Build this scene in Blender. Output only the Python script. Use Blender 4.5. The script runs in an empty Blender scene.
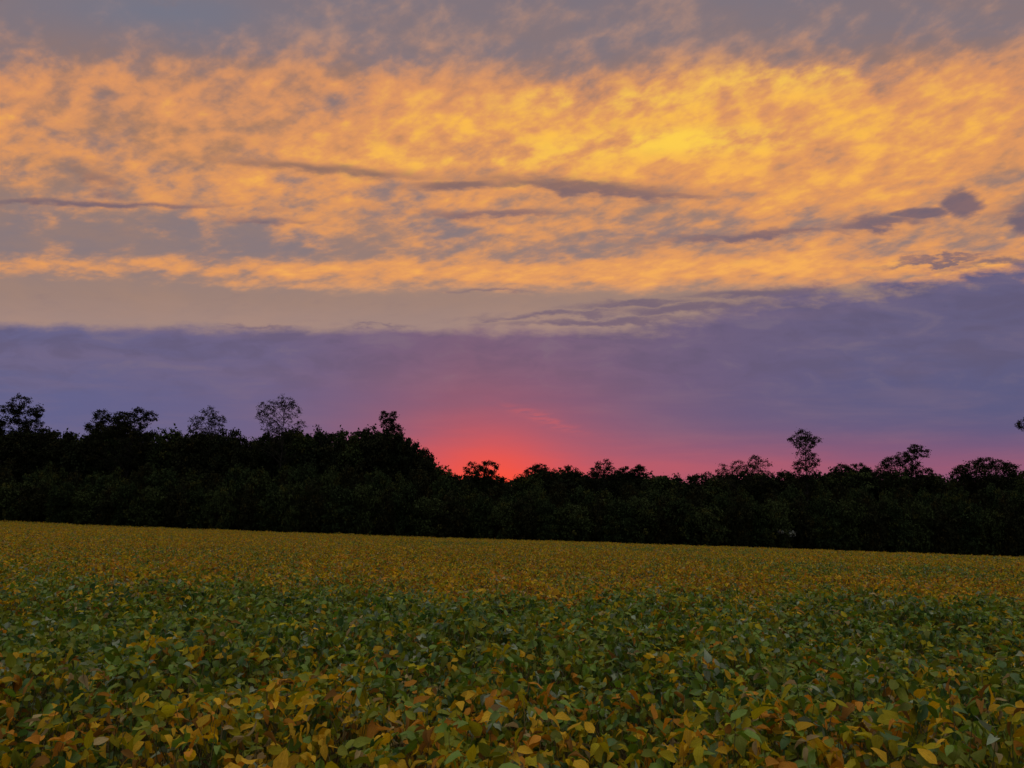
import bpy, math, random
import numpy as np
from mathutils import Vector

random.seed(7)
rng = np.random.default_rng(11)
R = math.radians
scene = bpy.context.scene
COL = scene.collection

# ------------------------------------------------------------------ camera
F = 770.0                       # focal length in pixels of a 1024 px wide frame
PITCH = 9.3
EYE = Vector((0.0, 0.0, 1.72))
cam = bpy.data.cameras.new('camera')
cam.sensor_width = 36.0
cam.lens = 36.0 * F / 1024.0
cam.clip_start = 0.05
cam.clip_end = 20000.0
camo = bpy.data.objects.new('camera', cam)
COL.objects.link(camo)
camo.location = EYE
camo.rotation_euler = (R(90 + PITCH), 0, 0)
scene.camera = camo


def srgb(r, g, b, a=1.0):
    def f(c):
        c /= 255.0
        return c / 12.92 if c <= 0.04045 else ((c + 0.055) / 1.055) ** 2.4
    return (f(r), f(g), f(b), a)


# ------------------------------------------------------------------ node helpers
class G:
    """A tiny expression builder for shader node trees."""
    def __init__(self, nt):
        self.nt = nt
        self.n = nt.nodes
        self.l = nt.links

    def new(self, t, **kw):
        nd = self.n.new(t)
        for k, v in kw.items():
            setattr(nd, k, v)
        return nd

    def put(self, sock, v):
        if isinstance(v, bpy.types.NodeSocket):
            self.l.new(v, sock)
        elif v is not None:
            sock.default_value = v

    def m(self, op, a, b=None, c=None, clamp=False):
        nd = self.new('ShaderNodeMath', operation=op, use_clamp=clamp)
        self.put(nd.inputs[0], a)
        if b is not None:
            self.put(nd.inputs[1], b)
        if c is not None:
            self.put(nd.inputs[2], c)
        return nd.outputs[0]

    def add(self, a, b): return self.m('ADD', a, b)
    def sub(self, a, b): return self.m('SUBTRACT', a, b)
    def mul(self, a, b): return self.m('MULTIPLY', a, b)
    def div(self, a, b): return self.m('DIVIDE', a, b)

    def xyz(self, x, y, z=0.0):
        nd = self.new('ShaderNodeCombineXYZ')
        self.put(nd.inputs[0], x); self.put(nd.inputs[1], y); self.put(nd.inputs[2], z)
        return nd.outputs[0]

    def smooth(self, v, lo, hi, a=0.0, b=1.0):
        nd = self.new('ShaderNodeMapRange', interpolation_type='SMOOTHSTEP')
        self.put(nd.inputs[0], v)
        self.put(nd.inputs[1], lo); self.put(nd.inputs[2], hi)
        self.put(nd.inputs[3], a); self.put(nd.inputs[4], b)
        return nd.outputs[0]

    def noise(self, vec, scale, detail=4.0, rough=0.55, dist=0.0):
        nd = self.new('ShaderNodeTexNoise')
        self.put(nd.inputs['Vector'], vec)
        nd.inputs['Scale'].default_value = scale
        nd.inputs['Detail'].default_value = detail
        nd.inputs['Roughness'].default_value = rough
        nd.inputs['Distortion'].default_value = dist
        return nd.outputs[0]

    def ramp(self, v, stops, interp='EASE'):
        nd = self.new('ShaderNodeValToRGB')
        cr = nd.color_ramp
        cr.interpolation = interp
        while len(cr.elements) < len(stops):
            cr.elements.new(0.5)
        for e, (p, c) in zip(cr.elements, stops):
            e.position = p
            e.color = c if len(c) == 4 else (*c, 1)
        self.put(nd.inputs[0], v)
        return nd.outputs[0]

    def mix(self, f, a, b, blend='MIX'):
        nd = self.new('ShaderNodeMix', data_type='RGBA', blend_type=blend)
        self.put(nd.inputs[0], f)
        self.put(nd.inputs[6], a); self.put(nd.inputs[7], b)
        return nd.outputs[2]

    def gauss(self, a, b=None):
        """exp(-(a^2 + b^2))"""
        s = self.mul(a, a)
        if b is not None:
            s = self.add(s, self.mul(b, b))
        return self.m('EXPONENT', self.mul(s, -1.0))


# ------------------------------------------------------------------ sky
SUN_AZ = math.atan2(490 - 512, F)          # a little left of straight ahead (+Y)
SUN_EL = R(1.0)
world = bpy.data.worlds.new("World")
scene.world = world
world.use_nodes = True
try:
    world.cycles.sampling_method = 'MANUAL'
    world.cycles.sample_map_resolution = 512
except Exception:
    pass


def build_sky(nt):
    nt.nodes.clear()
    g = G(nt)
    tc = g.new('ShaderNodeTexCoord')
    nrm = g.new('ShaderNodeVectorMath', operation='NORMALIZE')
    g.put(nrm.inputs[0], tc.outputs['Generated'])
    sep = g.new('ShaderNodeSeparateXYZ')
    g.put(sep.inputs[0], nrm.outputs[0])
    x, y, z = sep.outputs
    # cloud-deck coordinates: q = tangent of the height above the sunset horizon,
    # P = the point of a flat cloud deck (height 1) that the direction meets
    s = g.m('SQRT', g.add(g.add(g.mul(y, y), g.mul(g.mul(x, x), 0.15)), 0.0004))
    zc = g.m('MAXIMUM', z, 0.012)
    q = g.m('MAXIMUM', g.div(z, s), 0.0)
    u = g.div(x, s)
    px = g.div(x, zc)
    py = g.div(y, zc)
    P = g.xyz(px, py, 0.0)

    # warp used by every layer
    w1 = g.sub(g.noise(P, 1.1, 3, 0.5), 0.5)
    w2 = g.sub(g.noise(g.xyz(px, py, 7.3), 4.0, 4, 0.6), 0.5)
    w3 = g.sub(g.noise(g.xyz(g.mul(u, 6.0), g.mul(q, 16.0), 2.0), 2.0, 5, 0.6), 0.5)
    qw = g.add(g.add(q, g.mul(g.mul(w1, g.smooth(q, 0.30, 0.6)), 0.06)), g.mul(w2, 0.018))

    # shaded (grey) side of the high deck, by height
    k = 1.0 / 0.8
    grey = g.ramp(g.mul(qw, k), [
        (0.235 * k, srgb(166, 136, 126)), (0.285 * k, srgb(160, 130, 117)), (0.33 * k, srgb(150, 124, 117)),
        (0.40 * k, srgb(152, 124, 114)), (0.50 * k, srgb(158, 120, 98)), (0.58 * k, srgb(150, 118, 106)),
        (0.66 * k, srgb(134, 117, 120)), (0.78 * k, srgb(124, 115, 126))])
    n3_ = g.noise(g.xyz(g.mul(u, 2.0), g.mul(q, 5.0), 19.0), 2.6, 6, 0.6, 0.4)
    peach = g.ramp(g.mul(qw, k), [
        (0.27 * k, srgb(206, 154, 118)), (0.31 * k, srgb(226, 154, 96)), (0.44 * k, srgb(226, 153, 94)),
        (0.58 * k, srgb(222, 150, 98)), (0.68 * k, srgb(184, 142, 122)), (0.78 * k, srgb(156, 132, 128))])
    gold = g.ramp(g.mul(qw, k), [
        (0.30 * k, srgb(252, 178, 88)), (0.44 * k, srgb(255, 186, 80)), (0.54 * k, srgb(255, 190, 76)),
        (0.62 * k, srgb(252, 182, 96)), (0.72 * k, srgb(205, 156, 120))])
    grey = g.mix(g.mul(g.smooth(n3_, 0.36, 0.64, 0.0, 0.55), g.smooth(q, 0.27, 0.36, 0.3, 1.0)), grey, srgb(122, 116, 128))
    # how much of the deck is lit, by height
    env = g.ramp(g.mul(qw, k), [
        (0.275 * k, (0, 0, 0)), (0.300 * k, (.62, .62, .62)), (0.318 * k, (.90, .90, .90)),
        (0.345 * k, (.44, .44, .44)), (0.375 * k, (.44, .44, .44)), (0.42 * k, (.62, .62, .62)),
        (0.50 * k, (.72, .72, .72)), (0.575 * k, (.66, .66, .66)), (0.635 * k, (.30, .30, .30)),
        (0.69 * k, (.20, .20, .20)), (0.80 * k, (.22, .22, .22))])
    # rippled, steeply slanted fibres of the deck, about even in apparent size over the sky
    ax = g.div(u, g.add(g.mul(q, 0.7), 0.65))
    ay = g.div(-0.72, g.add(q, 0.18))
    a = R(40)
    rx = g.add(g.mul(ax, math.cos(a)), g.mul(ay, math.sin(a)))
    ry = g.sub(g.mul(ay, math.cos(a)), g.mul(ax, math.sin(a)))
    n1 = g.noise(g.xyz(g.mul(rx, 0.90), ry, 1.0), 13.0, 5, 0.56, 0.12)
    n2 = g.noise(g.xyz(g.mul(rx, 0.72), ry, 4.0), 33.0, 4, 0.55, 0.12)
    n3 = g.noise(g.xyz(g.mul(u, 0.8), g.mul(ay, 1.1), 9.0), 4.2, 4, 0.55, 0.3)
    tex = g.add(g.add(g.mul(g.sub(n1, 0.5), 2.3), g.mul(g.sub(n2, 0.5), 1.9)), g.mul(g.sub(n3, 0.5), 1.5))
    # more light to the right of the sunset, less towards the far left and low left
    side = g.add(g.mul(g.smooth(u, -0.75, 0.20), 0.15), -0.05)
    lowleft = g.mul(g.smooth(u, -0.22, -0.55), g.smooth(q, 0.42, 0.34))
    midright = g.mul(g.gauss(g.div(g.sub(u, 0.25), 0.5), g.div(g.sub(q, 0.50), 0.09)), 0.16)
    lowleft = g.mul(lowleft, g.smooth(g.m('ABSOLUTE', g.sub(q, 0.316)), 0.012, 0.03, 0.75, 1.0))
    cov = g.add(g.add(g.add(env, side), g.mul(lowleft, -0.42)), midright)
    mask = g.smooth(g.add(cov, g.mul(tex, 0.60)), -0.04, 1.46)
    mask = g.mul(mask, g.smooth(qw, 0.262, 0.30))
    sky = g.mix(g.smooth(mask, 0.02, 0.66), grey, peach)
    sky = g.mix(g.smooth(mask, 0.56, 1.06), sky, gold)
    # the hottest yellow patches
    hot = g.add(g.add(g.gauss(g.div(g.sub(u, 0.25), 0.12), g.div(g.sub(q, 0.505), 0.018)),
                      g.mul(g.gauss(g.div(g.sub(u, 0.02), 0.16), g.div(g.sub(q, 0.485), 0.025)), 0.45)),
                g.add(g.mul(g.gauss(g.div(g.sub(u, 0.40), 0.16), g.div(g.sub(q, 0.60), 0.024)), 0.75),
                      g.mul(g.gauss(g.div(g.sub(u, 0.14), 0.14), g.div(g.sub(q, 0.57), 0.025)), 0.6)))
    hot = g.mul(g.m('MINIMUM', hot, 0.75), g.smooth(g.add(mask, g.mul(tex, 0.4)), 0.30, 1.15))
    sky = g.mix(hot, sky, srgb(255, 212, 78))
    # grey-blue thin patch at the upper left
    thin = g.mul(g.gauss(g.div(g.add(u, 0.50), 0.18), g.div(g.sub(q, 0.69), 0.035)), 0.75)
    sky = g.mix(thin, sky, srgb(114, 118, 136))

    # dark streaks and puffs hanging below the deck: (u, q, half width, half height, slope, strength, ragged)
    streaks = [
        (-0.255, 0.462, 0.150, 0.0085, -0.075, 0.85, 0.5),
        (-0.075, 0.440, 0.075, 0.0085, 0.05, 1.00, 0.6),
        (0.100, 0.438, 0.150, 0.0110, -0.085, 0.95, 0.9),
        (0.215, 0.425, 0.090, 0.0060, -0.09, 0.7, 0.6),
        (-0.560, 0.402, 0.200, 0.0065, 0.01, 0.85, 0.7),
        (-0.560, 0.442, 0.050, 0.0170, -0.35, 0.55, 1.6),
        (-0.020, 0.400, 0.120, 0.0060, 0.00, 0.70, 0.7),
        (-0.330, 0.386, 0.080, 0.0050, -0.02, 0.55, 0.6),
        (0.330, 0.365, 0.150, 0.0080, 0.045, 0.85, 0.9),
        (0.490, 0.380, 0.070, 0.0095, 0.05, 0.95, 1.0),
        (0.690, 0.402, 0.060, 0.0090, 0.2, 0.6, 1.2),
        (0.640, 0.318, 0.070, 0.0100, 0.0, 0.9, 1.4),
        (-0.030, 0.290, 0.070, 0.0035, 0.0, 0.6, 0.8),
        (0.060, 0.258, 0.120, 0.0065, 0.06, 0.8, 1.2),
        (0.230, 0.262, 0.110, 0.0080, 0.05, 1.1, 0.8),
        (0.170, 0.272, 0.090, 0.0060, 0.02, 0.9, 0.9),
        (0.330, 0.286, 0.100, 0.0080, 0.03, 1.0, 0.9),
        (0.120, 0.247, 0.150, 0.0050, 0.03, 1.0, 0.7),
        (0.560, 0.325, 0.080, 0.0060, 0.1, 0.9, 1.5),
        (-0.330, 0.241, 0.060, 0.0030, 0.0, 0.6, 1.0),
        (-0.180, 0.241, 0.060, 0.0035, 0.0, 0.6, 1.0),
    ]
    tot = None
    for (u0, q0, su, sq, sl, st, rag) in streaks:
        du = g.sub(u, u0)
        dq = g.sub(g.add(g.sub(q, q0), g.mul(w3, 0.055 * rag)), g.mul(du, sl))
        e = g.mul(g.gauss(g.div(du, su), g.div(dq, sq)), st)
        tot = e if tot is None else g.m('MAXIMUM', tot, e)
    tot = g.smooth(g.add(tot, g.add(g.mul(w3, 0.9), g.mul(g.sub(n2, 0.5), 0.8))), 0.04, 0.98)
    puff_n = g.noise(g.xyz(g.mul(u, 22.0), g.mul(q, 34.0), 3.0), 1.3, 4, 0.55)
    for (u0, q0, ru, rq) in ((0.600, 0.402, 0.034, 0.023), (0.545, 0.391, 0.050, 0.010), (0.692, 0.374, 0.046, 0.024)):
        pu = g.div(g.sub(u, u0), ru)
        pq = g.div(g.sub(q, q0), rq)
        rr_ = g.m('SQRT', g.add(g.mul(pu, pu), g.mul(pq, pq)))
        rr_ = g.add(rr_, g.add(g.mul(g.sub(puff_n, 0.5), 0.5), g.mul(g.sub(n2, 0.5), 0.9)))
        tot = g.m('MAXIMUM', tot, g.smooth(rr_, 1.10, 0.50, 0.0, 1.0))
    dark = g.ramp(g.mul(q, k), [
        (0.23 * k, srgb(112, 94, 116)), (0.33 * k, srgb(106, 94, 112)), (0.40 * k, srgb(108, 94, 110)),
        (0.47 * k, srgb(128, 102, 98))])
    sky = g.mix(g.mul(tot, 0.86), sky, dark)

    # the low blue-purple bank, its top higher on the right
    edge = g.add(0.2385, g.mul(g.smooth(u, 0.10, 0.42), 0.060))
    edge = g.add(edge, g.mul(g.smooth(u, 0.40, 0.66), 0.024))
    wb = g.sub(g.noise(g.xyz(g.mul(u, 9.0), g.mul(q, 24.0), 0.0), 1.6, 6, 0.6), 0.5)
    amp = g.add(0.032, g.mul(g.smooth(u, 0.0, 0.45), 0.085))
    db = g.add(g.sub(edge, q), g.mul(wb, amp))
    bank_m = g.smooth(db, -0.005, g.add(0.012, g.mul(g.smooth(u, 0.0, 0.3), 0.022)))
    bank = g.ramp(g.add(g.mul(u, 0.62), 0.5), [
        (0.05, srgb(92, 97, 142)), (0.30, srgb(102, 95, 134)), (0.46, srgb(118, 90, 118)),
        (0.62, srgb(106, 90, 124)), (0.78, srgb(92, 89, 128)), (1.0, srgb(87, 89, 128))], 'LINEAR')
    # paler towards its top, soft horizontal variation inside
    soft = g.noise(g.xyz(g.mul(u, 3.0), g.mul(q, 20.0), 5.0), 1.5, 5, 0.58, 0.3)
    puff = g.noise(g.xyz(g.mul(u, 9.0), g.mul(q, 22.0), 3.0), 1.6, 5, 0.55, 0.4)
    bank = g.mix(g.mul(g.smooth(q, 0.13, 0.235), 0.35), bank, srgb(112, 98, 122))
    bank = g.mix(g.smooth(soft, 0.42, 0.72, 0.0, 0.30), bank, srgb(130, 108, 128))
    bank = g.mix(g.mul(g.smooth(puff, 0.46, 0.66), g.smooth(q, 0.11, 0.21, 0.0, 0.45)), bank, srgb(92, 84, 112))
    bank = g.mix(g.mul(g.smooth(puff, 0.47, 0.30), g.smooth(q, 0.11, 0.21, 0.0, 0.35)), bank, srgb(128, 112, 128))
    # red afterglow seen through it, centred on the place where the sun went down
    su_ = math.tan(SUN_AZ)
    du = g.sub(u, su_)
    pinkline = g.mul(g.gauss(g.div(g.sub(q, 0.046), 0.040)), g.smooth(u, -0.42, 0.0))
    pinkline = g.mul(pinkline, g.add(0.72, g.mul(g.sub(soft, 0.5), 0.8)))
    pinkline = g.mul(pinkline, g.smooth(u, 0.95, 0.15, 0.35, 1.0))
    bank = g.mix(pinkline, bank, srgb(190, 88, 104))
    g3 = g.gauss(g.div(du, 0.215), g.div(q, 0.145))
    g2 = g.gauss(g.div(du, 0.132), g.div(q, 0.096))
    g1 = g.gauss(g.div(du, 0.078), g.div(q, 0.062))
    brk = g.smooth(soft, 0.25, 0.65, 0.72, 1.0)
    g3 = g.mul(g3, brk); g2 = g.mul(g2, brk)
    bank = g.mix(g.mul(g3, 0.50), bank, srgb(172, 80, 100))
    bank = g.mix(g.mul(g2, 0.92), bank, srgb(232, 74, 76))
    bank = g.mix(g.m('MINIMUM', g.mul(g1, 1.15), 1.0), bank, srgb(255, 76, 50))
    # faint pink wisp above the glow
    wd = g.sub(u, 0.040)
    wq = g.add(g.sub(q, 0.118), g.add(g.mul(wd, 0.35), g.mul(w3, 0.03)))
    wisp = g.mul(g.mul(g.gauss(g.div(wd, 0.045), g.div(wq, 0.007)), 0.30), g.smooth(n2, 0.35, 0.6))
    bank = g.mix(wisp, bank, srgb(232, 96, 92))
    sky = g.mix(bank_m, sky, bank)

    # physical sky behind the clouds and all round: dusk, sun at the horizon
    nish = g.new('ShaderNodeTexSky', sky_type='NISHITA')
    nish.sun_disc = False
    nish.sun_elevation = SUN_EL
    nish.sun_rotation = SUN_AZ
    nish.altitude = 50
    nish.air_density = 1.2
    nish.dust_density = 2.0
    # away from the sunset: grey-blue dusk, brightened out of view to light the field
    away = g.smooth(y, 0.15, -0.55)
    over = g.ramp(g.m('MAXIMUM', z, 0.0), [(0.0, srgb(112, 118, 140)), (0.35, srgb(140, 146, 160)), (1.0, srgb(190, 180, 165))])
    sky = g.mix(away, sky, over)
    high = g.smooth(z, 0.62, 0.92)  # overhead sky above the frame, brightness added to light the field
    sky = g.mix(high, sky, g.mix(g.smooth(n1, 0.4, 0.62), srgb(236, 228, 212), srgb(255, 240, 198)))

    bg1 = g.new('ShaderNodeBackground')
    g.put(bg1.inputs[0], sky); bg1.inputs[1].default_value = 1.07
    bg2 = g.new('ShaderNodeBackground')
    g.put(bg2.inputs[0], nish.outputs[0]); bg2.inputs[1].default_value = 0.05
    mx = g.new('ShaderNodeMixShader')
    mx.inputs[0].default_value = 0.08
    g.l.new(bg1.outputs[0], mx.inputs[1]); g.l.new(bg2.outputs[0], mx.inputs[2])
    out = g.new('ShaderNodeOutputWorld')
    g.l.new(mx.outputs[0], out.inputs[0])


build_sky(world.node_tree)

# the sun has just gone down: only a very faint red direct light is left
sl = bpy.data.lights.new('sun', 'SUN')
sl.energy = 0.12
sl.color = (1.0, 0.42, 0.22)
sl.angle = R(3.0)
slo = bpy.data.objects.new('sun', sl)
COL.objects.link(slo)
slo.location = (0, 200, 80)
sd = Vector((math.sin(SUN_AZ) * math.cos(SUN_EL), math.cos(SUN_AZ) * math.cos(SUN_EL), math.sin(SUN_EL)))
slo.rotation_euler = sd.to_track_quat('Z', 'Y').to_euler()

scene.view_settings.view_transform = 'Standard'
scene.view_settings.look = 'None'
scene.view_settings.exposure = 0.0
scene.view_settings.gamma = 1.0
scene.view_settings.use_curve_mapping = False
scene.render.engine = 'CYCLES'
scene.cycles.max_bounces = 5
scene.cycles.diffuse_bounces = 3
scene.cycles.glossy_bounces = 2
scene.cycles.transmission_bounces = 4
scene.cycles.transparent_max_bounces = 4


# ------------------------------------------------------------------ generic mesh helpers
def mesh_np(name, verts, faces, mat, cols=None, aux=None, smooth=True):
    """verts (N,3); faces (M,k) int array; per-vertex colour and aux vector."""
    me = bpy.data.meshes.new(name)
    verts = np.ascontiguousarray(verts, dtype=np.float32)
    faces = np.ascontiguousarray(faces, dtype=np.int32)
    m, kk = faces.shape
    me.vertices.add(len(verts)); me.vertices.foreach_set('co', verts.ravel())
    me.loops.add(m * kk); me.loops.foreach_set('vertex_index', faces.ravel())
    me.polygons.add(m)
    me.polygons.foreach_set('loop_start', np.arange(0, m * kk, kk, dtype=np.int32))
    if smooth:
        me.polygons.foreach_set('use_smooth', np.ones(m, dtype=bool))
    me.update(calc_edges=True)
    if cols is not None:
        at = me.attributes.new('tint', 'FLOAT_COLOR', 'POINT')
        c4 = np.ones((len(verts), 4), dtype=np.float32); c4[:, :3] = cols
        at.data.foreach_set('color', c4.ravel())
    if aux is not None:
        at = me.attributes.new('leafco', 'FLOAT_VECTOR', 'POINT')
        at.data.foreach_set('vector', np.ascontiguousarray(aux, dtype=np.float32).ravel())
    me.materials.append(mat)
    return me


def add_obj(name, me, parent=None, loc=None, **props):
    o = bpy.data.objects.new(name, me)
    COL.objects.link(o)
    if parent:
        o.parent = parent
    if loc is not None:
        o.location = loc
    for k_, v_ in props.items():
        o[k_] = v_
    return o


def vnoise(x, y, seed=0):
    """smooth value noise in [0,1]"""
    xi = np.floor(x).astype(np.int64); yi = np.floor(y).astype(np.int64)
    fx = x - xi; fy = y - yi
    fx = fx * fx * (3 - 2 * fx); fy = fy * fy * (3 - 2 * fy)

    def h(a, b):
        n = (a * 374761393 + b * 668265263 + seed * 1442695041) & 0xFFFFFFFF
        n = ((n ^ (n >> 13)) * 1274126177) & 0xFFFFFFFF
        return ((n ^ (n >> 16)) & 0xFFFF) / 65535.0
    return ((h(xi, yi) * (1 - fx) + h(xi + 1, yi) * fx) * (1 - fy)
            + (h(xi, yi + 1) * (1 - fx) + h(xi + 1, yi + 1) * fx) * fy)


def fbm(x, y, seed=0, octv=4):
    s = 0; a = 0.5; t = 0
    for i in range(octv):
        s = s + a * vnoise(x * 2 ** i, y * 2 ** i, seed + i * 17); t += a; a *= 0.5
    return s / t


def sstep(v, a, b):
    t = np.clip((v - a) / (b - a), 0, 1)
    return t * t * (3 - 2 * t)


# ------------------------------------------------------------------ terrain
FIELD_END = 120.0


def ground_z(x, y):
    x = np.asarray(x, float); y = np.asarray(y, float)
    xc = np.clip(x, -130, 130)
    yc = np.clip(y, -60, 170)
    w = np.clip(yc / 120.0, 0.06, 1.2)
    z = -0.0300 * yc - 0.0315 * xc * (0.55 + 0.45 * np.minimum(w, 1)) - 0.000055 * xc * np.abs(xc) * (w > 0)
    z = z + 0.10 * (fbm(x * 0.02, y * 0.02, 5, 2) - 0.5) * np.minimum(np.hypot(x, y) / 30, 1)
    return z


def principled(name, base=(.5, .5, .5, 1), rough=0.8, spec=0.3):
    m = bpy.data.materials.new(name)
    m.use_nodes = True
    g = G(m.node_tree)
    b = m.node_tree.nodes['Principled BSDF']
    b.inputs['Base Color'].default_value = base
    b.inputs['Roughness'].default_value = rough
    b.inputs['Specular IOR Level'].default_value = spec
    return m, g, b


def soil_material():
    m, g, b = principled('soil', rough=0.95, spec=0.1)
    tc = g.new('ShaderNodeTexCoord')
    n = g.noise(tc.outputs['Object'], 1.4, 8, 0.65)
    c = g.ramp(n, [(0.3, (0.035, 0.024, 0.012)), (0.7, (0.11, 0.078, 0.040))], 'LINEAR')
    g.put(b.inputs['Base Color'], c)
    bp = g.new('ShaderNodeBump'); bp.inputs['Strength'].default_value = 0.7; bp.inputs['Distance'].default_value = 0.05
    g.put(bp.inputs['Height'], g.noise(tc.outputs['Object'], 9.0, 6, 0.6))
    g.put(b.inputs['Normal'], bp.outputs[0])
    return m


def build_ground():
    a = np.concatenate([-np.geomspace(160, 6000, 14)[::-1], np.linspace(-150, 150, 101), np.geomspace(160, 6000, 14)])
    b = np.concatenate([-np.geomspace(70, 6000, 14)[::-1], np.linspace(-60, 180, 121), np.geomspace(190, 6000, 16)])
    X, Y = np.meshgrid(a, b)
    Z = ground_z(X, Y)
    V = np.stack([X, Y, Z], -1).reshape(-1, 3)
    nx = len(a); ny = len(b)
    i = np.arange(ny - 1)[:, None] * nx + np.arange(nx - 1)[None, :]
    Fc = np.stack([i, i + 1, i + nx + 1, i + nx], -1).reshape(-1, 4)
    add_obj('ground', mesh_np('ground', V, Fc, soil_material()), kind='structure')


build_ground()


# ------------------------------------------------------------------ leaf materials
def leaf_material(name, trans=0.25, rough=0.5, spec=0.4, veins=True):
    m, g, b = principled(name, rough=rough, spec=spec)
    at = g.new('ShaderNodeAttribute', attribute_name='tint')
    col = at.outputs['Color']
    if veins:
        lf = g.new('ShaderNodeAttribute', attribute_name='leafco')
        sp = g.new('ShaderNodeSeparateXYZ'); g.put(sp.inputs[0], lf.outputs['Vector'])
        s_, t_, r_ = sp.outputs                     # across (-1..1), along (0..1), random id
        ab = g.m('ABSOLUTE', s_)
        mid = g.smooth(ab, 0.0, 0.10, 1.0, 0.0)
        side = g.m('FRACT', g.mul(g.sub(t_, g.mul(ab, 0.32)), 7.0))
        side = g.smooth(g.m('ABSOLUTE', g.sub(side, 0.5)), 0.36, 0.5)
        vein = g.m('MAXIMUM', mid, g.mul(side, 0.45))
        geo = g.new('ShaderNodeTexCoord')
        blot = g.noise(g.xyz(g.mul(s_, 1.2), g.mul(t_, 2.6), g.mul(r_, 57.0)), 2.2, 4, 0.6)
        dry = g.mul(g.smooth(blot, 0.56, 0.72), g.smooth(ab, 0.1, 0.9, 0.25, 1.0))
        col = g.mix(g.mul(dry, 0.75), col, (0.17, 0.085, 0.022, 1))
        col = g.mix(g.smooth(blot, 0.30, 0.5, 0.22, 0.0), col, (0.03, 0.045, 0.012, 1))
        hs = g.new('ShaderNodeHueSaturation'); hs.inputs['Value'].default_value = 1.35; hs.inputs['Saturation'].default_value = 0.95
        g.put(hs.inputs['Color'], col)
        col = g.mix(g.mul(vein, 0.65), col, hs.outputs[0])
        bp = g.new('ShaderNodeBump'); bp.inputs['Strength'].default_value = 0.5; bp.inputs['Distance'].default_value = 0.002
        g.put(bp.inputs['Height'], g.mul(vein, -1.0))
        g.put(b.inputs['Normal'], bp.outputs[0])
        gm = g.new('ShaderNodeNewGeometry')
        pale = g.new('ShaderNodeHueSaturation'); pale.inputs['Value'].default_value = 1.15; pale.inputs['Saturation'].default_value = 0.92
        g.put(pale.inputs['Color'], col)
        col = g.mix(g.mul(gm.outputs['Backfacing'], 0.5), col, pale.outputs[0])
    g.put(b.inputs['Base Color'], col)
    if veins:                                        # turned leaves are dull, green ones keep their gloss
        sc_ = g.new('ShaderNodeSeparateColor'); g.put(sc_.inputs[0], at.outputs['Color'])
        gl = g.smooth(g.div(sc_.outputs[1], g.add(sc_.outputs[0], 0.001)), 0.9, 1.5)
        g.put(b.inputs['Specular IOR Level'], g.add(0.05, g.mul(gl, 0.42)))
        g.put(b.inputs['Roughness'], g.sub(0.75, g.mul(gl, 0.40)))
    tr = g.new('ShaderNodeBsdfTranslucent'); g.put(tr.inputs['Color'], col)
    mx = g.new('ShaderNodeMixShader'); mx.inputs[0].default_value = trans
    out = m.node_tree.nodes['Material Output']
    g.l.new(b.outputs[0], mx.inputs[1]); g.l.new(tr.outputs[0], mx.inputs[2]); g.l.new(mx.outputs[0], out.inputs[0])
    return m


# ------------------------------------------------------------------ soybean crop
CANOPY = 0.78


def canopy_h(x, y):
    """height of the crop's top above the soil: plants swell and sink"""
    far = sstep(np.asarray(y), 14, 30)
    h = CANOPY + 0.10 * far * (fbm(x * 0.8, y * 0.35, 63, 3) - 0.5) * 2 + 0.19 * (fbm(x * 0.55, y * 0.55, 3, 3) - 0.5) * 2 + 0.17 * (vnoise(x * 2.2, y * 2.2, 9) - 0.5) * 2
    return h + 0.07 * (vnoise(x * 0.16, y * 0.16, 31) - 0.5) * 2


def greenness(x, y):
    """0 = turned yellow, 1 = still green; one long green patch crosses the field near the camera"""
    d = y + 0.05 * x
    wob = (fbm(x * 0.30, y * 0.22, 77, 3) - 0.5) * 1.5
    lo = 5.1 + 1.6 * wob + 0.25 * np.sin(x * 0.7)
    hi = 13.5 + 9.0 * wob - 0.06 * x
    g = sstep(d, lo - 0.7, lo + 1.0) * (1 - sstep(d, hi - 3.5, hi + 4.0))
    spots = (fbm(x * 0.11, y * 0.05, 55, 3) - 0.5)
    g = g + 0.55 * sstep(spots, 0.0, 0.22) * sstep(d, 18, 25) * (1 - sstep(d, 60, 90))
    return np.clip(g, 0, 1)


PAL = np.array([
    (0.055, 0.135, 0.028),   # 0 deep blue-green
    (0.125, 0.230, 0.014),   # 1 green
    (0.175, 0.215, 0.010),   # 2 olive
    (0.400, 0.345, 0.006),   # 3 yellow-green
    (0.600, 0.365, 0.006),   # 4 golden
    (0.560, 0.235, 0.012),   # 5 orange
    (0.260, 0.125, 0.022),   # 6 brown
    (0.400, 0.310, 0.150),   # 7 dry pinkish tan
    (0.250, 0.330, 0.230),   # 8 pale underside green
])
P_GREEN = np.array([.20, .36, .28, .07, .02, .01, .01, .01, .04])
P_FRONT = np.array([.04, .13, .20, .19, .22, .09, .07, .04, .02])
P_FAR = np.array([.02, .05, .15, .18, .22, .11, .18, .09, .00])


def pick_colour(gx, d, n):
    gx = gx[:, None]
    base = np.where((d < 8)[:, None], P_FRONT[None], P_FAR[None])
    p = base * (1 - gx) + P_GREEN[None] * gx
    p = p / p.sum(1, keepdims=True)
    cum = np.cumsum(p, 1)
    r = rng.random(n)[:, None]
    idx = (r > cum).sum(1).clip(0, 8)
    return PAL[idx], idx


def basis(dirv, up):
    """orthonormal frames: forward = dirv, side, normal"""
    f = dirv / np.linalg.norm(dirv, axis=1, keepdims=True)
    s = np.cross(f, up); s /= np.linalg.norm(s, axis=1, keepdims=True) + 1e-9
    n = np.cross(s, f)
    return f, s, n


T5 = np.array([0.0, 0.22, 0.52, 0.80, 1.0])
W5 = np.array([0.0, 0.86, 0.92, 0.50, 0.0])


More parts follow.
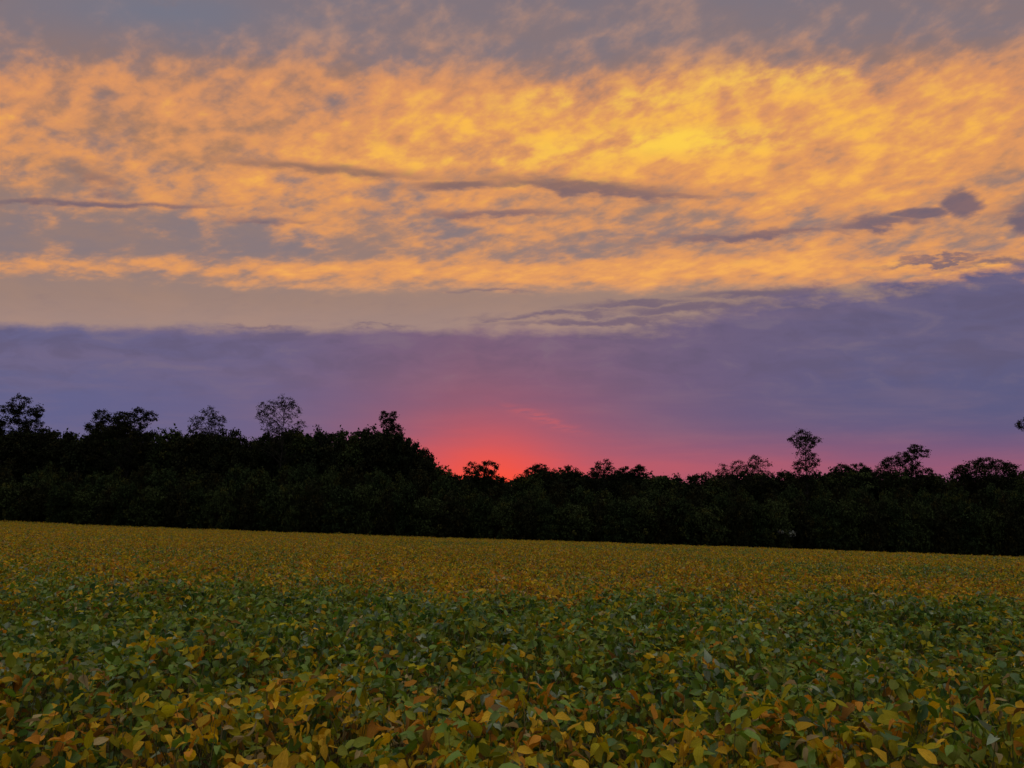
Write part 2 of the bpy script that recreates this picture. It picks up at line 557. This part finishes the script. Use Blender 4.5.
def leaf_template(detail):
    """points as (s, t, w): s = -1, 0, 1 across; returns list and faces"""
    pts = []; fc = []
    if detail == 2:
        mid = []
        for t in T5:
            mid.append(len(pts)); pts.append((0, t))
        L = []; Rr = []
        for t in T5[1:4]:
            L.append(len(pts)); pts.append((-1, t))
        for t in T5[1:4]:
            Rr.append(len(pts)); pts.append((1, t))
        for S, o in ((L, 0), (Rr, 1)):
            tri = [(mid[0], mid[1], S[0]), (mid[1], mid[2], S[1]), (mid[1], S[1], S[0]),
                   (mid[2], mid[3], S[2]), (mid[2], S[2], S[1]), (mid[3], mid[4], S[2])]
            for a_, b_, c_ in tri:
                fc.append((a_, b_, c_) if o else (a_, c_, b_))
    elif detail == 1:
        pts = [(0, 0), (0, 0.5), (0, 1.0), (-1, 0.42), (1, 0.42)]
        fc = [(0, 3, 1), (1, 3, 2), (0, 1, 4), (1, 2, 4)]
    else:
        pts = [(0, 0), (-1, 0.45), (0, 1.0), (1, 0.45)]
        fc = [(0, 3, 1), (3, 2, 1)]
    return np.array(pts, float), np.array(fc)


def make_leaves(base, fwd, up, length, width, colr, droop, fold, detail):
    """many leaflets as one vertex array"""
    n = len(base)
    pts, fc = leaf_template(detail)
    k_ = len(pts)
    f, s, nn = basis(fwd, up)
    t = pts[:, 1][None, :]; sg = pts[:, 0][None, :]
    wprof = np.interp(pts[:, 1], T5, W5)[None, :]
    if detail < 2:
        wprof = np.where(pts[:, 0] != 0, 0.95, 0)[None, :] * np.ones((1, k_))
    across = sg * wprof * width[:, None] * 0.5
    along = t * length[:, None] * (1 - 0.12 * droop[:, None] * t)
    lift = -droop[:, None] * (t ** 2) * length[:, None] * 0.42 + fold[:, None] * np.abs(across)
    wav = 0.20 * length[:, None] * (rng.random((n, k_)) - 0.5) * (np.abs(sg) > 0)
    lift = lift + wav
    V = (base[:, None, :] + f[:, None, :] * along[:, :, None] + s[:, None, :] * across[:, :, None]
         + nn[:, None, :] * lift[:, :, None])
    Fc = fc[None] + (np.arange(n) * k_)[:, None, None]
    rid = rng.random(n)
    A = np.stack([np.broadcast_to(sg, (n, k_)), np.broadcast_to(t, (n, k_)), np.broadcast_to(rid[:, None], (n, k_))], -1)
    C = np.broadcast_to(colr[:, None, :], (n, k_, 3))
    return V.reshape(-1, 3), Fc.reshape(-1, 3), C.reshape(-1, 3), A.reshape(-1, 3)


def sample_field(y0, y1, per_m2, side=0.72, extra=3.5):
    area = (side * (y1 ** 2 - y0 ** 2) + 2 * extra * (y1 - y0))
    n = int(area * per_m2)
    # density in y proportional to the strip's width
    u = rng.random(n * 2)
    y = y0 + (y1 - y0) * u
    w = (side * y + extra)
    keep = rng.random(n * 2) < w / w.max()
    y = y[keep]
    # thin to n
    if len(y) > n:
        y = y[:n]
    x = (rng.random(len(y)) * 2 - 1) * (side * y + extra)
    return x, y


def crop_zone(y0, y1, per_m2, detail, size, depth):
    x, y = sample_field(y0, y1, per_m2)
    return crop_at(x, y, detail, size, depth)


def crop_at(x, y, detail, size, depth):
    n = len(x)
    h = canopy_h(x, y)
    edge = sstep(y, FIELD_END - 1.5, FIELD_END)
    top = ground_z(x, y) + h - 0.35 * edge
    dz = depth * rng.random(n) ** 1.6
    z = top - dz + 0.035 * rng.standard_normal(n)
    gx = greenness(x, y)
    gx = np.clip(gx + 0.09 * (dz / max(depth, .01) - 0.3) + 1.5 * (fbm(x * 0.8, y * 0.8, 41, 3) - 0.5) * (1 - 0.6 * sstep(y, 15, 40)), 0, 1)
    phi = rng.random(n) * 2 * math.pi
    out = []
    V = []; Fc = []; C = []; A = []; off = 0
    node = np.stack([x, y, z], -1)
    pcol, pidx = pick_colour(gx, y, n)
    for j, dphi in enumerate((0.0, 1.35, -1.35)):
        a_ = phi + dphi + 0.25 * rng.standard_normal(n)
        pitch = -0.28 + 0.62 * rng.standard_normal(n)
        fw = np.stack([np.cos(a_) * np.cos(pitch), np.sin(a_) * np.cos(pitch), np.sin(pitch)], -1)
        up = np.stack([0.75 * rng.standard_normal(n), 0.75 * rng.standard_normal(n), np.ones(n)], -1)
        flip = rng.random(n) < 0.06
        up[flip] *= -1
        base = node + 0.0
        if j == 0:
            base = node + fw * 0.03
        ln = size * (0.60 + 0.65 * rng.random(n)) * (1.08 if j == 0 else 0.95)
        wd = ln * (0.44 + 0.24 * rng.random(n))
        # leaflets of one leaf are alike in colour
        ownc, _ = pick_colour(gx, y, n)
        same = rng.random(n) < 0.8
        colr = np.where(same[:, None], pcol, ownc)
        colr = colr * (0.62 + 0.66 * rng.random(n))[:, None]
        droop = 0.25 + 1.5 * rng.random(n) ** 1.7
        fold = 0.05 + 0.75 * rng.random(n) ** 1.3
        dryl = np.isin(pidx, (6, 7))
        wd = np.where(dryl, wd * 0.6, wd); fold = np.where(dryl, fold + 0.7, fold)
        v, f_, c, a2 = make_leaves(base, fw, up, ln, wd, colr, droop, fold, detail)
        V.append(v); Fc.append(f_ + off); C.append(c); A.append(a2); off += len(v)
    return np.concatenate(V), np.concatenate(Fc), np.concatenate(C), np.concatenate(A), node, pcol


def petioles(node, n_take):
    """thin stalks from the leaves down towards the plants' stems"""
    idx = rng.permutation(len(node))[:n_take]
    top = node[idx].copy()
    top[:, 2] += np.where(rng.random(len(top)) < 0.10, 0.07 * rng.random(len(top)), 0)
    n = len(top)
    a = rng.random(n) * 6.283
    ln = 0.16 + 0.20 * rng.random(n)
    lean = 0.25 + 0.35 * rng.random(n)
    bot = top - np.stack([np.cos(a) * ln * lean, np.sin(a) * ln * lean, ln], -1)
    midp = (top + bot) / 2 + np.stack([np.cos(a), np.sin(a), np.zeros(n)], -1) * 0.02
    V = []
    for p, r in ((bot, 0.0028), (midp, 0.0023), (top, 0.0016)):
        for kq in range(3):
            th = kq * 2.094
            V.append(p + np.array([math.cos(th) * r, math.sin(th) * r, 0]))
    V = np.stack(V, 1)
    f = []
    for r_ in (0, 1):
        for kq in range(3):
            a0 = r_ * 3 + kq; a1 = r_ * 3 + (kq + 1) % 3
            f += [(a0, a1, a1 + 3), (a0, a1 + 3, a0 + 3)]
    Fc = np.array(f)[None] + (np.arange(n) * 9)[:, None, None]
    pal = np.array([(0.10, 0.12, 0.03), (0.20, 0.17, 0.06), (0.30, 0.24, 0.13)])
    c = pal[rng.integers(0, 3, n)]
    C = np.broadcast_to(c[:, None, :], (n, 9, 3)).reshape(-1, 3)
    A = np.zeros((n * 9, 3)); A[:, 1] = 0.3; A[:, 0] = 0.5
    return V.reshape(-1, 3), Fc.reshape(-1, 3), C, A


def build_crop():
    mat = leaf_material('soybean_leaf', 0.38, 0.55, 0.22)
    parts = []
    near = crop_zone(0.9, 12.5, 290, 2, 0.086, 0.42)
    parts.append(near[:4])
    parts.append(petioles(near[4], int(len(near[4]) * 0.8)))
    # plants beside and behind the camera, thinner
    n = 5000
    x = (rng.random(n) * 2 - 1) * 9; y = -5 + 6 * rng.random(n)
    keep = (np.hypot(x, y) > 0.7) & ((y < 0.9) | (np.abs(x) > 0.72 * y + 3.5))
    b = crop_at(x[keep], y[keep], 1, 0.088, 0.35)
    parts.append(b[:4])
    parts.append(crop_zone(12.5, 42, 105, 1, 0.090, 0.30)[:4])
    parts.append(crop_zone(42, FIELD_END, 26, 0, 0.125, 0.16)[:4])
    V = []; Fc = []; C = []; A = []; off = 0
    for v, f, c, a in parts:
        V.append(v); Fc.append(f + off); C.append(c); A.append(a); off += len(v)
    me = mesh_np('soybean_crop', np.concatenate(V), np.concatenate(Fc), mat, np.concatenate(C), np.concatenate(A))
    add_obj('soybean_crop', me, kind='stuff', category='crop',
            label='ripening soybean crop with green and yellow leaves covering the whole field')


build_crop()


# ------------------------------------------------------------------ trees
def bark_material():
    m, g, b = principled('bark', rough=0.9, spec=0.15)
    tc = g.new('ShaderNodeTexCoord')
    n = g.noise(tc.outputs['Object'], 3.0, 6, 0.7)
    g.put(b.inputs['Base Color'], g.ramp(n, [(0.3, (0.014, 0.012, 0.010)), (0.75, (0.045, 0.038, 0.031))], 'LINEAR'))
    return m


BARK = bark_material()
TREE_LEAF = leaf_material('tree_leaf', 0.10, 0.85, 0.04, veins=False)


class Tube:
    def __init__(self):
        self.v = []; self.f = []

    def add(self, pts, rads, k=6):
        o = len(self.v)
        n = len(pts)
        for i, (p, r) in enumerate(zip(pts, rads)):
            d = (Vector(pts[min(i + 1, n - 1)]) - Vector(pts[max(i - 1, 0)])).normalized()
            a = d.orthogonal().normalized(); b = d.cross(a)
            # keep the ring orientation steady
            ref = Vector((1, 0, 0)) if abs(d.x) < 0.9 else Vector((0, 1, 0))
            a = (ref - d * ref.dot(d)).normalized(); b = d.cross(a)
            for j in range(k):
                t = 2 * math.pi * j / k
                self.v.append(tuple(Vector(p) + (a * math.cos(t) + b * math.sin(t)) * r))
        for i in range(n - 1):
            for j in range(k):
                self.f.append((o + i * k + j, o + i * k + (j + 1) % k, o + (i + 1) * k + (j + 1) % k, o + (i + 1) * k + j))


def tree_meshes(name, height, lobes, trunk_r=0.2, clusters=110, per=28, leaf=0.26, spread=0.55,
                tint=(0.045, 0.052, 0.020), seed=1, shell=0.6, limb_frac=0.5, wexp=1.1):
    """lobes: (x, y, z, rx, ry, rz) ellipsoids in tree space, base of trunk at the origin"""
    r = np.random.default_rng(seed)
    clusters = int(clusters * 1.5)
    lobes = np.array(lobes, float)
    vol = (lobes[:, 3] * lobes[:, 5]) ** wexp
    which = r.choice(len(lobes), clusters, p=vol / vol.sum())
    d = r.standard_normal((clusters, 3)); d /= np.linalg.norm(d, axis=1, keepdims=True)
    rad = r.random(clusters) ** (1 / 3.0)
    rad = rad * (1 - shell) + shell * (0.75 + 0.30 * r.random(clusters))
    cc = lobes[which, :3] + d * rad[:, None] * lobes[which, 3:]
    cc[:, 2] = np.maximum(cc[:, 2], 0.35)
    # trunk
    tb = Tube()
    top = lobes[np.argmax(lobes[:, 2])]
    tip = np.array([top[0], top[1], top[2] + top[5] * 0.35])
    npt = 9
    tp = []
    wob = r.standard_normal((npt, 2)) * 0.10
    for i in range(npt):
        t = i / (npt - 1)
        tp.append((tip[0] * t ** 1.5 + wob[i, 0] * (t > 0), tip[1] * t ** 1.5 + wob[i, 1] * (t > 0), -0.3 + (tip[2] + 0.3) * t))
    tr = [trunk_r * (1.25 if i == 0 else 1 - 0.88 * i / (npt - 1)) for i in range(npt)]
    tb.add(tp, tr, 8)
    tpa = np.array(tp)
    # limbs: to a part of the clusters; twigs branch off the limbs
    nl = max(5, int(clusters * 0.16))
    limbs = []
    for i in r.permutation(clusters)[:nl]:
        e = cc[i]
        hz = np.hypot(e[0], e[1])
        zs = np.clip(e[2] - 0.6 * hz - 0.4, height * 0.18, tip[2] * 0.95)
        t = (zs + 0.3) / (tip[2] + 0.3)
        k0 = t * (npt - 1)
        s0 = np.array([np.interp(k0, range(npt), tpa[:, c]) for c in range(3)])
        rr = max(0.03, trunk_r * (1 - 0.88 * t) * 0.55)
        m1 = s0 * 0.6 + e * 0.4 + np.array([0, 0, 0.12 * hz]) + r.standard_normal(3) * 0.12
        m2 = s0 * 0.25 + e * 0.75 + np.array([0, 0, 0.08 * hz]) + r.standard_normal(3) * 0.12
        tb.add([s0, m1, m2, e], [rr, rr * 0.7, rr * 0.45, 0.018], 5)
        limbs.append(m1); limbs.append(m2); limbs.append(e)
    limbs = np.array(limbs)
    for i in range(int(clusters * limb_frac)):
        e = cc[i]
        j = np.argmin(((limbs - e) ** 2).sum(1))
        s0 = limbs[j]
        if np.linalg.norm(s0 - e) < 0.15:
            continue
        tb.add([s0, (s0 + e) / 2 + r.standard_normal(3) * 0.1, e + (e - s0) * 0.15], [0.032, 0.022, 0.010], 4)
    tm = mesh_np(name + '_trunk', np.array(tb.v), np.array(tb.f), BARK)
    # crown
    n = clusters * per
    ci = np.repeat(np.arange(clusters), per)
    sz = spread * (0.6 + 0.8 * r.random(clusters))
    off = r.standard_normal((n, 3)) * sz[ci][:, None] * np.array([1, 1, 0.62]) * 0.6
    pos = cc[ci] + off
    pos[:, 2] = np.maximum(pos[:, 2], 0.12)
    fw = r.standard_normal((n, 3)); fw[:, 2] = fw[:, 2] * 0.7 - 0.2
    up = r.standard_normal((n, 3)) * 0.6 + np.array([0, 0, 1.0])
    ln = leaf * (0.6 + 0.8 * r.random(n)); wd = ln * (0.5 + 0.3 * r.random(n))
    base = np.array(tint)
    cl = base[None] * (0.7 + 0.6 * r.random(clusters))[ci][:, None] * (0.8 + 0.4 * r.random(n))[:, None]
    warm = (r.random(clusters) < 0.12)[ci]
    cl[warm] *= np.array([1.7, 1.25, 0.9])
    global rng
    keep = rng; rng = r
    v, f, c, a = make_leaves(pos, fw, up, ln, wd, cl, 0.3 + 0.5 * r.random(n), 0.2 + 0.3 * r.random(n), 0)
    rng = keep
    cm = mesh_np(name + '_crown', v, f, TREE_LEAF, c, None)
    return tm, cm


def place_tree(name, meshes, x, y, label, category='tree', group=None, rz=0.0, sc=(1, 1, 1), trunk_name='trunk'):
    e = bpy.data.objects.new(name, None)
    e.empty_display_size = 0.5
    COL.objects.link(e)
    e.location = (x, y, float(ground_z(x, y)) - 0.02)
    e.rotation_euler = (0, 0, rz)
    e.scale = sc
    e['label'] = label; e['category'] = category
    if group:
        e['group'] = group
    for nm, me in ((trunk_name, meshes[0]), ('crown', meshes[1])):
        o = bpy.data.objects.new(nm, me)
        COL.objects.link(o)
        o.parent = e
    return e


TP = math.tan(R(PITCH)); CP = math.cos(R(PITCH)); SP = math.sin(R(PITCH))


def spot(px, py, Y):
    """world x, z where the sight line of a photo pixel passes at distance Y (used to read sizes off the photo)"""
    u = (px - 512) / F; v = (384 - py) / F
    dy = CP - v * SP; dz = SP + v * CP
    return u / dy * Y, EYE.z + dz / dy * Y


def lobes_from(px0, Y, spec, gx=None):
    """spec: rows (px, py, rx_px, ry_px) -> base x and ellipsoids in metres about the trunk's base"""
    bx, _ = spot(px0, 500, Y)
    bz = float(ground_z(bx, Y))
    out = []
    for i, (px, py, rx, ry) in enumerate(spec):
        X, Z = spot(px, py, Y)
        s = Y / F
        dep = 0.8 * rx * s
        out.append((X - bx, ((-1) ** i) * 0.25 * dep, Z - bz, rx * s * 1.15, dep, ry * s * 1.25))
    return bx, out


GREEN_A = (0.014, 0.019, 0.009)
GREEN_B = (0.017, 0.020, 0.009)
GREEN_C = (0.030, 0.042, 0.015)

# ---- the trees that rise above the wood, each with its own shape read off the photo
# (name, label, px of trunk, distance, lobes, kwargs)
emergent = [
    ('oak_tree', 'tall open-crowned tree at the far left with a side bough reaching right', 16, 131,
     [(18, 404, 11, 8), (6, 414, 10, 10), (24, 414, 12, 9), (37, 411, 6, 5), (10, 428, 16, 9), (36, 427, 8, 6), (28, 440, 22, 13), (20, 460, 24, 22)],
     dict(clusters=230, per=24, leaf=0.22, spread=0.36, shell=0.8, tint=GREEN_B, seed=21, limb_frac=0.8)),
    ('oak_tree', 'broad tree with a three-lobed top rising above the left wood', 122, 131,
     [(101, 416, 8, 6), (95, 426, 9, 4), (121, 419, 10, 6), (138, 415, 7, 6), (150, 417, 6, 5), (132, 424, 15, 8), (112, 430, 22, 9), (118, 448, 30, 20)],
     dict(clusters=240, per=24, leaf=0.22, spread=0.36, shell=0.8, tint=GREEN_B, seed=22, limb_frac=0.8)),
    ('ash_tree', 'small fine-leaved round tree top poking above the dark left wood', 209, 134,
     [(208, 415, 8, 7), (199, 421, 7, 5), (217, 421, 7, 6), (208, 429, 16, 7), (208, 445, 18, 16)],
     dict(clusters=130, per=16, leaf=0.19, spread=0.36, shell=0.7, tint=GREEN_B, seed=23, limb_frac=1.0)),
    ('ash_tree', 'tall sparse tree with thin see-through branches, highest in the left wood', 279, 129,
     [(284, 402, 10, 7), (268, 408, 9, 7), (292, 410, 9, 7), (278, 412, 14, 9), (262, 416, 8, 5), (300, 426, 8, 5), (280, 427, 20, 9), (282, 445, 20, 16)],
     dict(clusters=170, per=13, leaf=0.17, spread=0.34, shell=0.75, tint=GREEN_B, seed=24, limb_frac=1.0, trunk_r=0.24)),
    ('young_tree', 'small two-tufted treetop standing alone on the left wood\'s shoulder', 389, 133,
     [(384, 417, 4, 6), (393, 416, 4, 4), (389, 424, 7, 5), (396, 428, 5, 3), (390, 440, 8, 12)],
     dict(clusters=80, per=22, leaf=0.20, spread=0.30, shell=0.7, tint=GREEN_B, seed=25, limb_frac=0.8)),
    ('oak_tree', 'small flat-topped tree with two clumps beside the red glow', 480, 132,
     [(472, 468, 8, 5), (489, 467, 9, 5), (480, 474, 15, 5), (480, 486, 14, 11)],
     dict(clusters=110, per=22, leaf=0.20, spread=0.30, shell=0.8, tint=GREEN_A, seed=26)),
    ('oak_tree', 'low tree with a ragged knob on top just right of the glow', 538, 134,
     [(540, 468, 8, 3.5), (532, 472, 8, 4), (545, 473, 6, 5), (538, 484, 20, 11)],
     dict(clusters=120, per=24, leaf=0.20, spread=0.32, shell=0.7, tint=GREEN_A, seed=27)),
    ('maple_tree', 'smooth dome-shaped tree between the knobbed tree and the airy tree', 564, 132,
     [(564, 474, 14, 7), (556, 480, 12, 8), (574, 482, 11, 8), (564, 490, 22, 11)],
     dict(clusters=150, per=30, leaf=0.22, spread=0.34, shell=0.8, tint=GREEN_A, seed=28)),
    ('ash_tree', 'airy tree with a thin round head right of the dome-shaped tree', 602, 131,
     [(604, 465, 8, 5), (597, 470, 6, 4), (610, 472, 7, 5), (594, 478, 8, 5), (603, 486, 16, 10)],
     dict(clusters=110, per=18, leaf=0.19, spread=0.32, shell=0.75, tint=GREEN_A, seed=29, limb_frac=1.0)),
    ('maple_tree', 'twin-domed tree with a bigger left dome in the middle wood', 633, 133,
     [(627, 474, 9, 6), (640, 471, 5, 5), (630, 484, 17, 9)],
     dict(clusters=130, per=28, leaf=0.20, spread=0.30, shell=0.8, tint=GREEN_A, seed=30)),
    ('ash_tree', 'ragged feathery tree with several thin spires in the right wood', 742, 131,
     [(755, 462, 6, 6), (765, 465, 5, 4), (740, 467, 8, 6), (722, 470, 6, 5), (750, 470, 12, 5), (710, 477, 8, 4), (768, 474, 6, 4), (735, 482, 28, 9)],
     dict(clusters=150, per=16, leaf=0.18, spread=0.32, shell=0.75, tint=GREEN_B, seed=31, limb_frac=1.0)),
    ('pine_tree', 'tall slender lone tree with a flag-shaped crown rising in the right wood', 807, 128,
     [(805, 434, 7, 4), (795, 440, 6, 4), (815, 440, 6, 3), (804, 444, 9, 6), (806, 455, 9, 5), (815, 462, 6, 4), (800, 466, 6, 4), (807, 472, 10, 6), (806, 486, 9, 10)],
     dict(clusters=170, per=15, leaf=0.18, spread=0.30, shell=0.6, tint=GREEN_B, seed=32, limb_frac=1.0, trunk_r=0.24)),
    ('maple_tree', 'low domed tree right of the tall slender lone tree', 848, 133,
     [(842, 471, 9, 6), (858, 471, 10, 6), (868, 475, 6, 6), (852, 482, 22, 9)],
     dict(clusters=130, per=28, leaf=0.20, spread=0.30, shell=0.8, tint=GREEN_A, seed=33)),
    ('oak_tree', 'rugged tree with a leaning branchy top bending to the right', 902, 130,
     [(916, 448, 6, 3), (923, 453, 6, 3), (912, 455, 7, 5), (903, 458, 7, 5), (893, 463, 9, 6), (910, 464, 9, 6), (884, 470, 7, 6), (925, 474, 8, 5), (900, 480, 28, 10)],
     dict(clusters=200, per=20, leaf=0.20, spread=0.32, shell=0.8, tint=GREEN_B, seed=34, limb_frac=0.9)),
    ('oak_tree', 'wide spreading tree with an uneven layered top near the right edge', 986, 130,
     [(985, 462, 9, 4), (972, 468, 12, 5), (1000, 465, 10, 4), (1008, 469, 8, 4), (960, 474, 8, 5), (985, 474, 24, 7), (985, 486, 30, 11)],
     dict(clusters=220, per=22, leaf=0.21, spread=0.34, shell=0.8, tint=GREEN_B, seed=35, limb_frac=0.9)),
    ('ash_tree', 'tall tree cut by the right edge with one leafy bough showing', 1052, 124,
     [(1026, 424, 7, 5), (1034, 432, 9, 6), (1050, 415, 16, 12), (1062, 430, 18, 14), (1050, 452, 12, 9)],
     dict(clusters=170, per=20, leaf=0.20, spread=0.34, shell=0.8, tint=GREEN_B, seed=36, limb_frac=0.9, trunk_r=0.26)),
]
for nm, lab, px0, Y, spec, kw in emergent:
    Y = Y if px0 in (807, 1052) else Y + 5.0
    kw = dict(kw); kw['spread'] *= 1.0; kw['shell'] = 0.55; kw['wexp'] = 0.85; kw['clusters'] = int(kw['clusters'] * 1.6); kw['per'] = int(kw['per'] * 1.25); kw['leaf'] *= 1.22
    bx, lb = lobes_from(px0, Y, spec)
    H = max(l[2] + l[5] for l in lb)
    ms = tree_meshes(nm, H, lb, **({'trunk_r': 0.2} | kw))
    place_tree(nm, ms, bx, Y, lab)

# ---- the closed wood: crowns that merge into one dark mass; the outline's height follows the photo
SKY_X = [-60, 0, 30, 50, 70, 85, 100, 150, 165, 185, 200, 240, 262, 290, 312, 330, 350, 362, 385, 402, 414, 425, 432, 437, 450, 466, 500, 530, 560, 600, 640, 690, 705, 760, 800, 850, 880, 935, 960, 1024, 1100]
SKY_Y = [432, 430, 428, 430, 432, 434, 428, 430, 430, 431, 430, 433, 434, 430, 428, 433, 430, 427, 429, 430, 441, 444, 455, 466, 471, 476, 478, 474, 474, 474, 474, 478, 474, 474, 474, 472, 472, 474, 476, 470, 470]


def outline(px):
    return float(np.interp(px, SKY_X, SKY_Y)) - (4.0 if px < 445 else 4.0)


canopy_types = []
for i in range(7):
    r = random.Random(100 + i)
    h = 12.0
    lb = []
    for j in range(9):
        ang = r.uniform(0, 6.28); rr = r.uniform(0.6, 2.4)
        zz = r.uniform(5.0, 10.2)
        sz = r.uniform(1.3, 2.3)
        lb.append((math.cos(ang) * rr, math.sin(ang) * rr, min(zz, 11.9 - sz * 0.8), sz, sz, sz * 0.8))
    lb.append((0, 0, 10.2, 1.8, 1.8, 1.7))
    lb.append((0, 0, 6.5, 3.0, 3.0, 3.5))
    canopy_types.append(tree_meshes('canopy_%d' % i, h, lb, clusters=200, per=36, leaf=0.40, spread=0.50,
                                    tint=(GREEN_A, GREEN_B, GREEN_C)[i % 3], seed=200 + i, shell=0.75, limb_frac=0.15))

shrub_types = []
for i in range(6):
    r = random.Random(300 + i)
    lb = []
    for j in range(8):
        ang = r.uniform(0, 6.28); rr = r.uniform(0.4, 2.0)
        sz = r.uniform(0.9, 1.6)
        lb.append((math.cos(ang) * rr, math.sin(ang) * rr, r.uniform(0.9, 4.6), sz, sz, sz * 0.9))
    lb.append((0, 0, 2.2, 2.2, 2.2, 2.2))
    lb.append((r.uniform(-.6, .6), 0, 4.9, 1.1, 1.1, 1.0))
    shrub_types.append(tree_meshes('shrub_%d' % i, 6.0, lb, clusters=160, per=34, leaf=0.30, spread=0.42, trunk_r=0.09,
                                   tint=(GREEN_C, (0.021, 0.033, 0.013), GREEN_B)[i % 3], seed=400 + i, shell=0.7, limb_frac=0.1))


LANDMARKS = [(16, 'the tall open-crowned tree'), (68, 'the gap before the three-lobed tree'), (122, 'the three-lobed tree'), (165, 'the dip after the three-lobed tree'),
             (209, 'the small fine-leaved treetop'), (245, 'the gap before the sparse tree'), (282, 'the tall sparse tree'), (335, 'the left wood\'s rounded crest'),
             (389, 'the two-tufted treetop'), (435, 'the left wood\'s steep end'), (480, 'the flat-topped tree'), (512, 'the red glow\'s brightest spot'), (538, 'the knobbed tree'),
             (566, 'the dome-shaped tree'), (602, 'the thin-headed airy tree'), (633, 'the twin-domed tree'), (685, 'the low stretch of wood'),
             (742, 'the feathery spired tree'), (778, 'the gap before the lone slender tree'), (807, 'the lone slender tree'), (850, 'the low domed tree'), (902, 'the leaning branchy tree'),
             (943, 'the notch before the layered tree'), (986, 'the wide layered tree'), (1030, 'the bough at the right edge')]


def region(px):
    return min(LANDMARKS, key=lambda t: abs(t[0] - px))[1]


# two staggered rows of canopy trees
rr = random.Random(5)
px = -40.0
k = 0
while px < 1075:
    for Y in (137.0, 147.0):
        ppx = px + (0 if Y < 140 else 13) + rr.uniform(-4, 4)
        Yj = Y + rr.uniform(-2.5, 2.5)
        X, ztop = spot(ppx, outline(ppx) + rr.uniform(-1.5, 4.5) + (2 if Y < 140 else 0), Yj)
        gz = float(ground_z(X, Yj))
        H = ztop - gz
        s = H / 12.0
        sw = min(max(s, 0.75), 1.15) * rr.uniform(0.85, 1.05)
        if ppx > 395 and ppx < 460:
            sw *= 0.75
        place_tree('woodland_tree', canopy_types[k % 7], X, Yj,
                   ('dark front woodland tree at ' if Y < 140 else 'dark rear skyline tree by ') + region(ppx),
                   group=('woodland trees behind the shrubs at ' if Y < 140 else 'rear woodland trees by ') + region(ppx), rz=rr.uniform(0, 6.28), sc=(sw, sw, s))
        k += 1
    px += 26

# the tangled shrubs along the far edge of the field
px = -50.0
k = 0
while px < 1085:
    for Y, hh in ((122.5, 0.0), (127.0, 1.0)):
        ppx = px + (0 if hh == 0 else 12) + rr.uniform(-4, 4)
        Yj = Y + rr.uniform(-0.8, 0.8)
        top = outline(ppx)
        tgt = (484 if ppx < 240 else 484 if ppx < 450 else 496) + rr.uniform(-7, 9) if hh == 0 else \
              (max(top + 12, 466 if ppx < 450 else 484)) + rr.uniform(-4, 7)
        X, ztop = spot(ppx, tgt, Yj)
        gz = float(ground_z(X, Yj))
        s = (ztop - gz) / 6.0
        sw = rr.uniform(0.85, 1.2)
        place_tree('edge_shrub', shrub_types[k % 6], X, Yj,
                   ('low dark green edge shrub below ' if hh == 0 else 'taller dark shrub, second row, below ') + region(ppx),
                   category='shrub', group=('low edge shrubs below ' if hh == 0 else 'taller shrubs below ') + region(ppx), rz=rr.uniform(0, 6.28), sc=(sw, sw, s),
                   trunk_name='stem')
        k += 1
    px += 23


# ---- one shrub with a pale spray of leaves shows as a faint light fleck in the dark
bx, lb = lobes_from(787, 119.6, [(784, 531, 4, 1.2), (789, 532, 4, 1.2), (792, 534, 2.5, 1.5)])
ms = tree_meshes('pale_shrub', 4.0, lb, clusters=20, per=16, leaf=0.15, spread=0.22, trunk_r=0.04, tint=(0.34, 0.36, 0.34), seed=77)
place_tree('pale_shrub', ms, bx, 119.6, 'small pale-leaved shrub, a faint light fleck at the dark foot of the right wood', category='shrub', trunk_name='stem')


# ---- a far wood behind, too far and too dark to count
def far_wood():
    r = np.random.default_rng(900)
    n = 120000
    X = (r.random(n) * 2 - 1) * 175
    Y = 160 + 22 * r.random(n)
    px = 512 + F * X / Y
    topz = np.array([spot(p, outline(p) + 3.0, yy)[1] for p, yy in zip(px, Y)])
    gz = ground_z(X, Y)
    bump = fbm(X * 0.22, Y * 0.22, 91, 3)
    H = (topz - gz) * (0.80 + 0.20 * bump)
    Z = gz + H * (1 - 0.97 * r.random(n))
    fw = r.standard_normal((n, 3)); up = r.standard_normal((n, 3)) * 0.6 + np.array([0, 0, 1.0])
    ln = 1.0 * (0.6 + 0.8 * r.random(n)); wd = ln * 0.7
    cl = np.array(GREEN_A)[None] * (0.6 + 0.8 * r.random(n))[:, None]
    v, f, c, a = make_leaves(np.stack([X, Y, Z], -1), fw, up, ln, wd, cl, 0.3 * np.ones(n), 0.3 * np.ones(n), 0)
    add_obj('distant_woods', mesh_np('distant_woods', v, f, TREE_LEAF, c, None), kind='stuff', category='wood',
            label='dark distant wood filling the gaps behind the tree line')


far_wood()


# neighbours that would share a label are told apart by their order along the field edge
from collections import defaultdict
shared = defaultdict(list)
for o in bpy.data.objects:
    if o.parent is None and 'label' in o.keys():
        shared[o['label']].append(o)
for lab, os_ in shared.items():
    if len(os_) in (2, 3, 4, 5):
        os_.sort(key=lambda o: o.location.x)
        words_ = {2: ('left of two', 'right of two'), 3: ('left of three', 'middle of three', 'right of three'),
                  5: ('first of five from the left', 'second of five', 'third of five', 'fourth of five', 'fifth of five'),
                  4: ('leftmost of four', 'second of four', 'third of four', 'rightmost of four')}[len(os_)]
        for o, w_ in zip(os_, words_):
            o['label'] = lab + ', ' + w_
